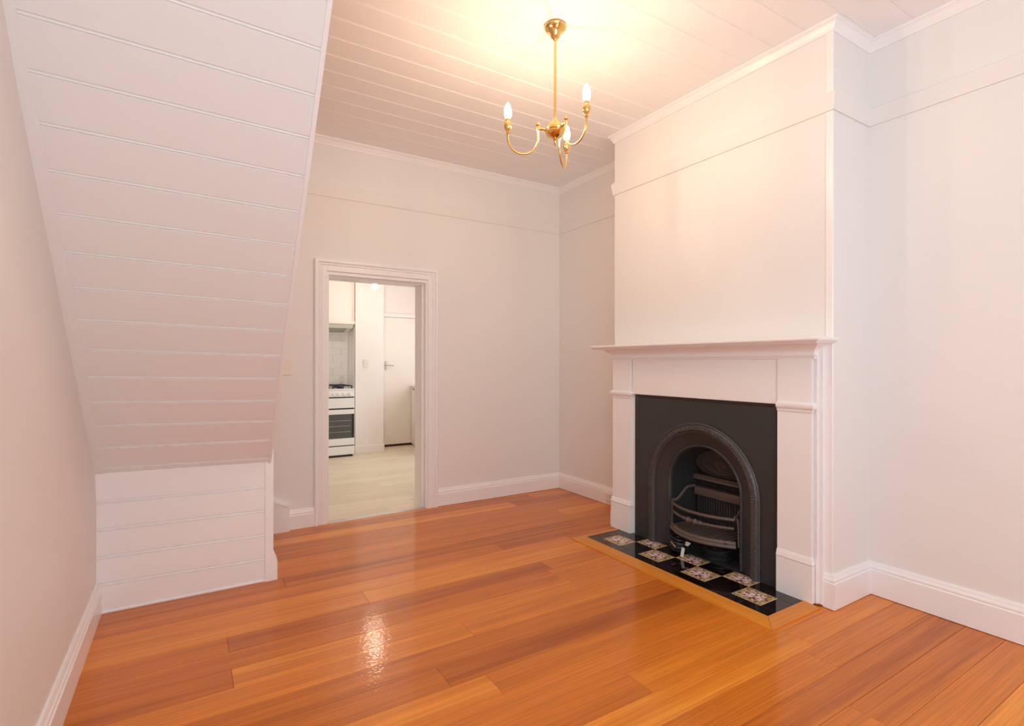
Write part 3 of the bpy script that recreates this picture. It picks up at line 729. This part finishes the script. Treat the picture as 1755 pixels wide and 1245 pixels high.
for bx, by in ((1.40, 7.02), (1.69, 7.02), (1.40, 7.28), (1.69, 7.28)):
    bn = MB().lathe([(.001, .884), (.045, .884), (.045, .896), (.03, .902), (.03, .908), (.001, .909)], (bx, by, 0), 16).build('burner', M['black'], sv)
for bx in (1.40, 1.69):
    m = MB()
    for dx in (-.12, 0, .12): m.box(bx+dx-.005, bx+dx+.005, 6.92, 7.38, .916, .926)
    for yy in (6.92, 7.02, 7.15, 7.28, 7.37): m.box(bx-.125, bx+.125, yy-.005, yy+.005, .916, .926)
    for dx in (-.12, .12):
        for yy in (6.925, 7.37): m.box(bx+dx-.006, bx+dx+.006, yy-.006, yy+.006, .884, .917)
    for dx in (-.06, .06):
        for yy in (7.02, 7.28): m.box(bx+dx-.005, bx+dx+.005, yy-.03, yy+.03, .918, .934)
    m.build('trivet', M['black'], sv)
# range hood
rh = thing('range_hood', (1.56, 7.42, 1.64), 'cream slide-out range hood above the kitchen cooker', 'range hood')
MB().prism([(6.985, 1.776), (6.985, 1.738), (7.03, 1.732), (7.06, 1.728), (7.06, 1.776)], 0, 1.24, 1.868).build('front_visor', M['hood'], rh)
MB().prism([(7.06, 1.775), (7.06, 1.728), (7.10, 1.690), (7.36, 1.642), (KA-.014, 1.642), (KA-.014, 1.775)], 0, 1.24, 1.868).build('body', M['hood'], rh)
MB().prism([(7.115, 1.684), (7.115, 1.688), (7.34, 1.648), (7.34, 1.641)], 0, 1.30, 1.80).build('filter', M['filter'], rh)
# cupboard along the right kitchen wall
cb = thing('base_cabinet', (3.1, 6.9, 0), 'white base cupboard with a dark knob just inside the kitchen doorway on the right', 'cabinet')
B(2.822, KR-.002, 6.30, KA-.055, .0, .86).build('body', M['enamel'], cb)
B(2.795, KR-.002, 6.28, KA-.053, .861, .89).build('worktop', M['enamel'], cb, bevel=.003)
for (a, b_) in ((6.305, 6.82), (6.83, KA-.06)):
    dr = B(2.803, 2.821, a, b_, .02, .855).build('door', M['enamel'], cb, bevel=.002)
    MB().lathe([(.001, -.030), (.012, -.030), (.014, -.022), (.006, -.014), (.006, 0.0)], (2.803, b_-.14, .835), 14, axis=0).build('knob', M['bronze'], dr, smooth=True)
# hanging bulb
pn = thing('pendant_bulb', (1.895, 6.2, KH), 'bare lit globe bulb hanging in the kitchen, seen through the doorway', 'light')
MB().lathe([(.001, KH), (.045, KH), (.040, KH-.02), (.006, KH-.03), (.001, KH-.03)], (1.895, 6.2, 0), 18).build('ceiling_cap', M['enamel'], pn, smooth=True)
MB().tube([(1.895, 6.2, KH-.03), (1.895, 6.2, 2.235)], .003, 6).build('cord', M['enamel'], pn)
MB().lathe([(.001, 2.24), (.010, 2.24), (.017, 2.225), (.018, 2.188), (.001, 2.188)], (1.895, 6.2, 0), 14).build('lamp_holder', M['enamel'], pn, smooth=True)
MB().lathe([(.001, 2.189), (.013, 2.188), (.020, 2.172), (.030, 2.155), (.030, 2.140), (.022, 2.122), (.010, 2.114), (.001, 2.113)], (1.895, 6.2, 0), 18).build('globe_bulb', M['kbulb'], pn, smooth=True)
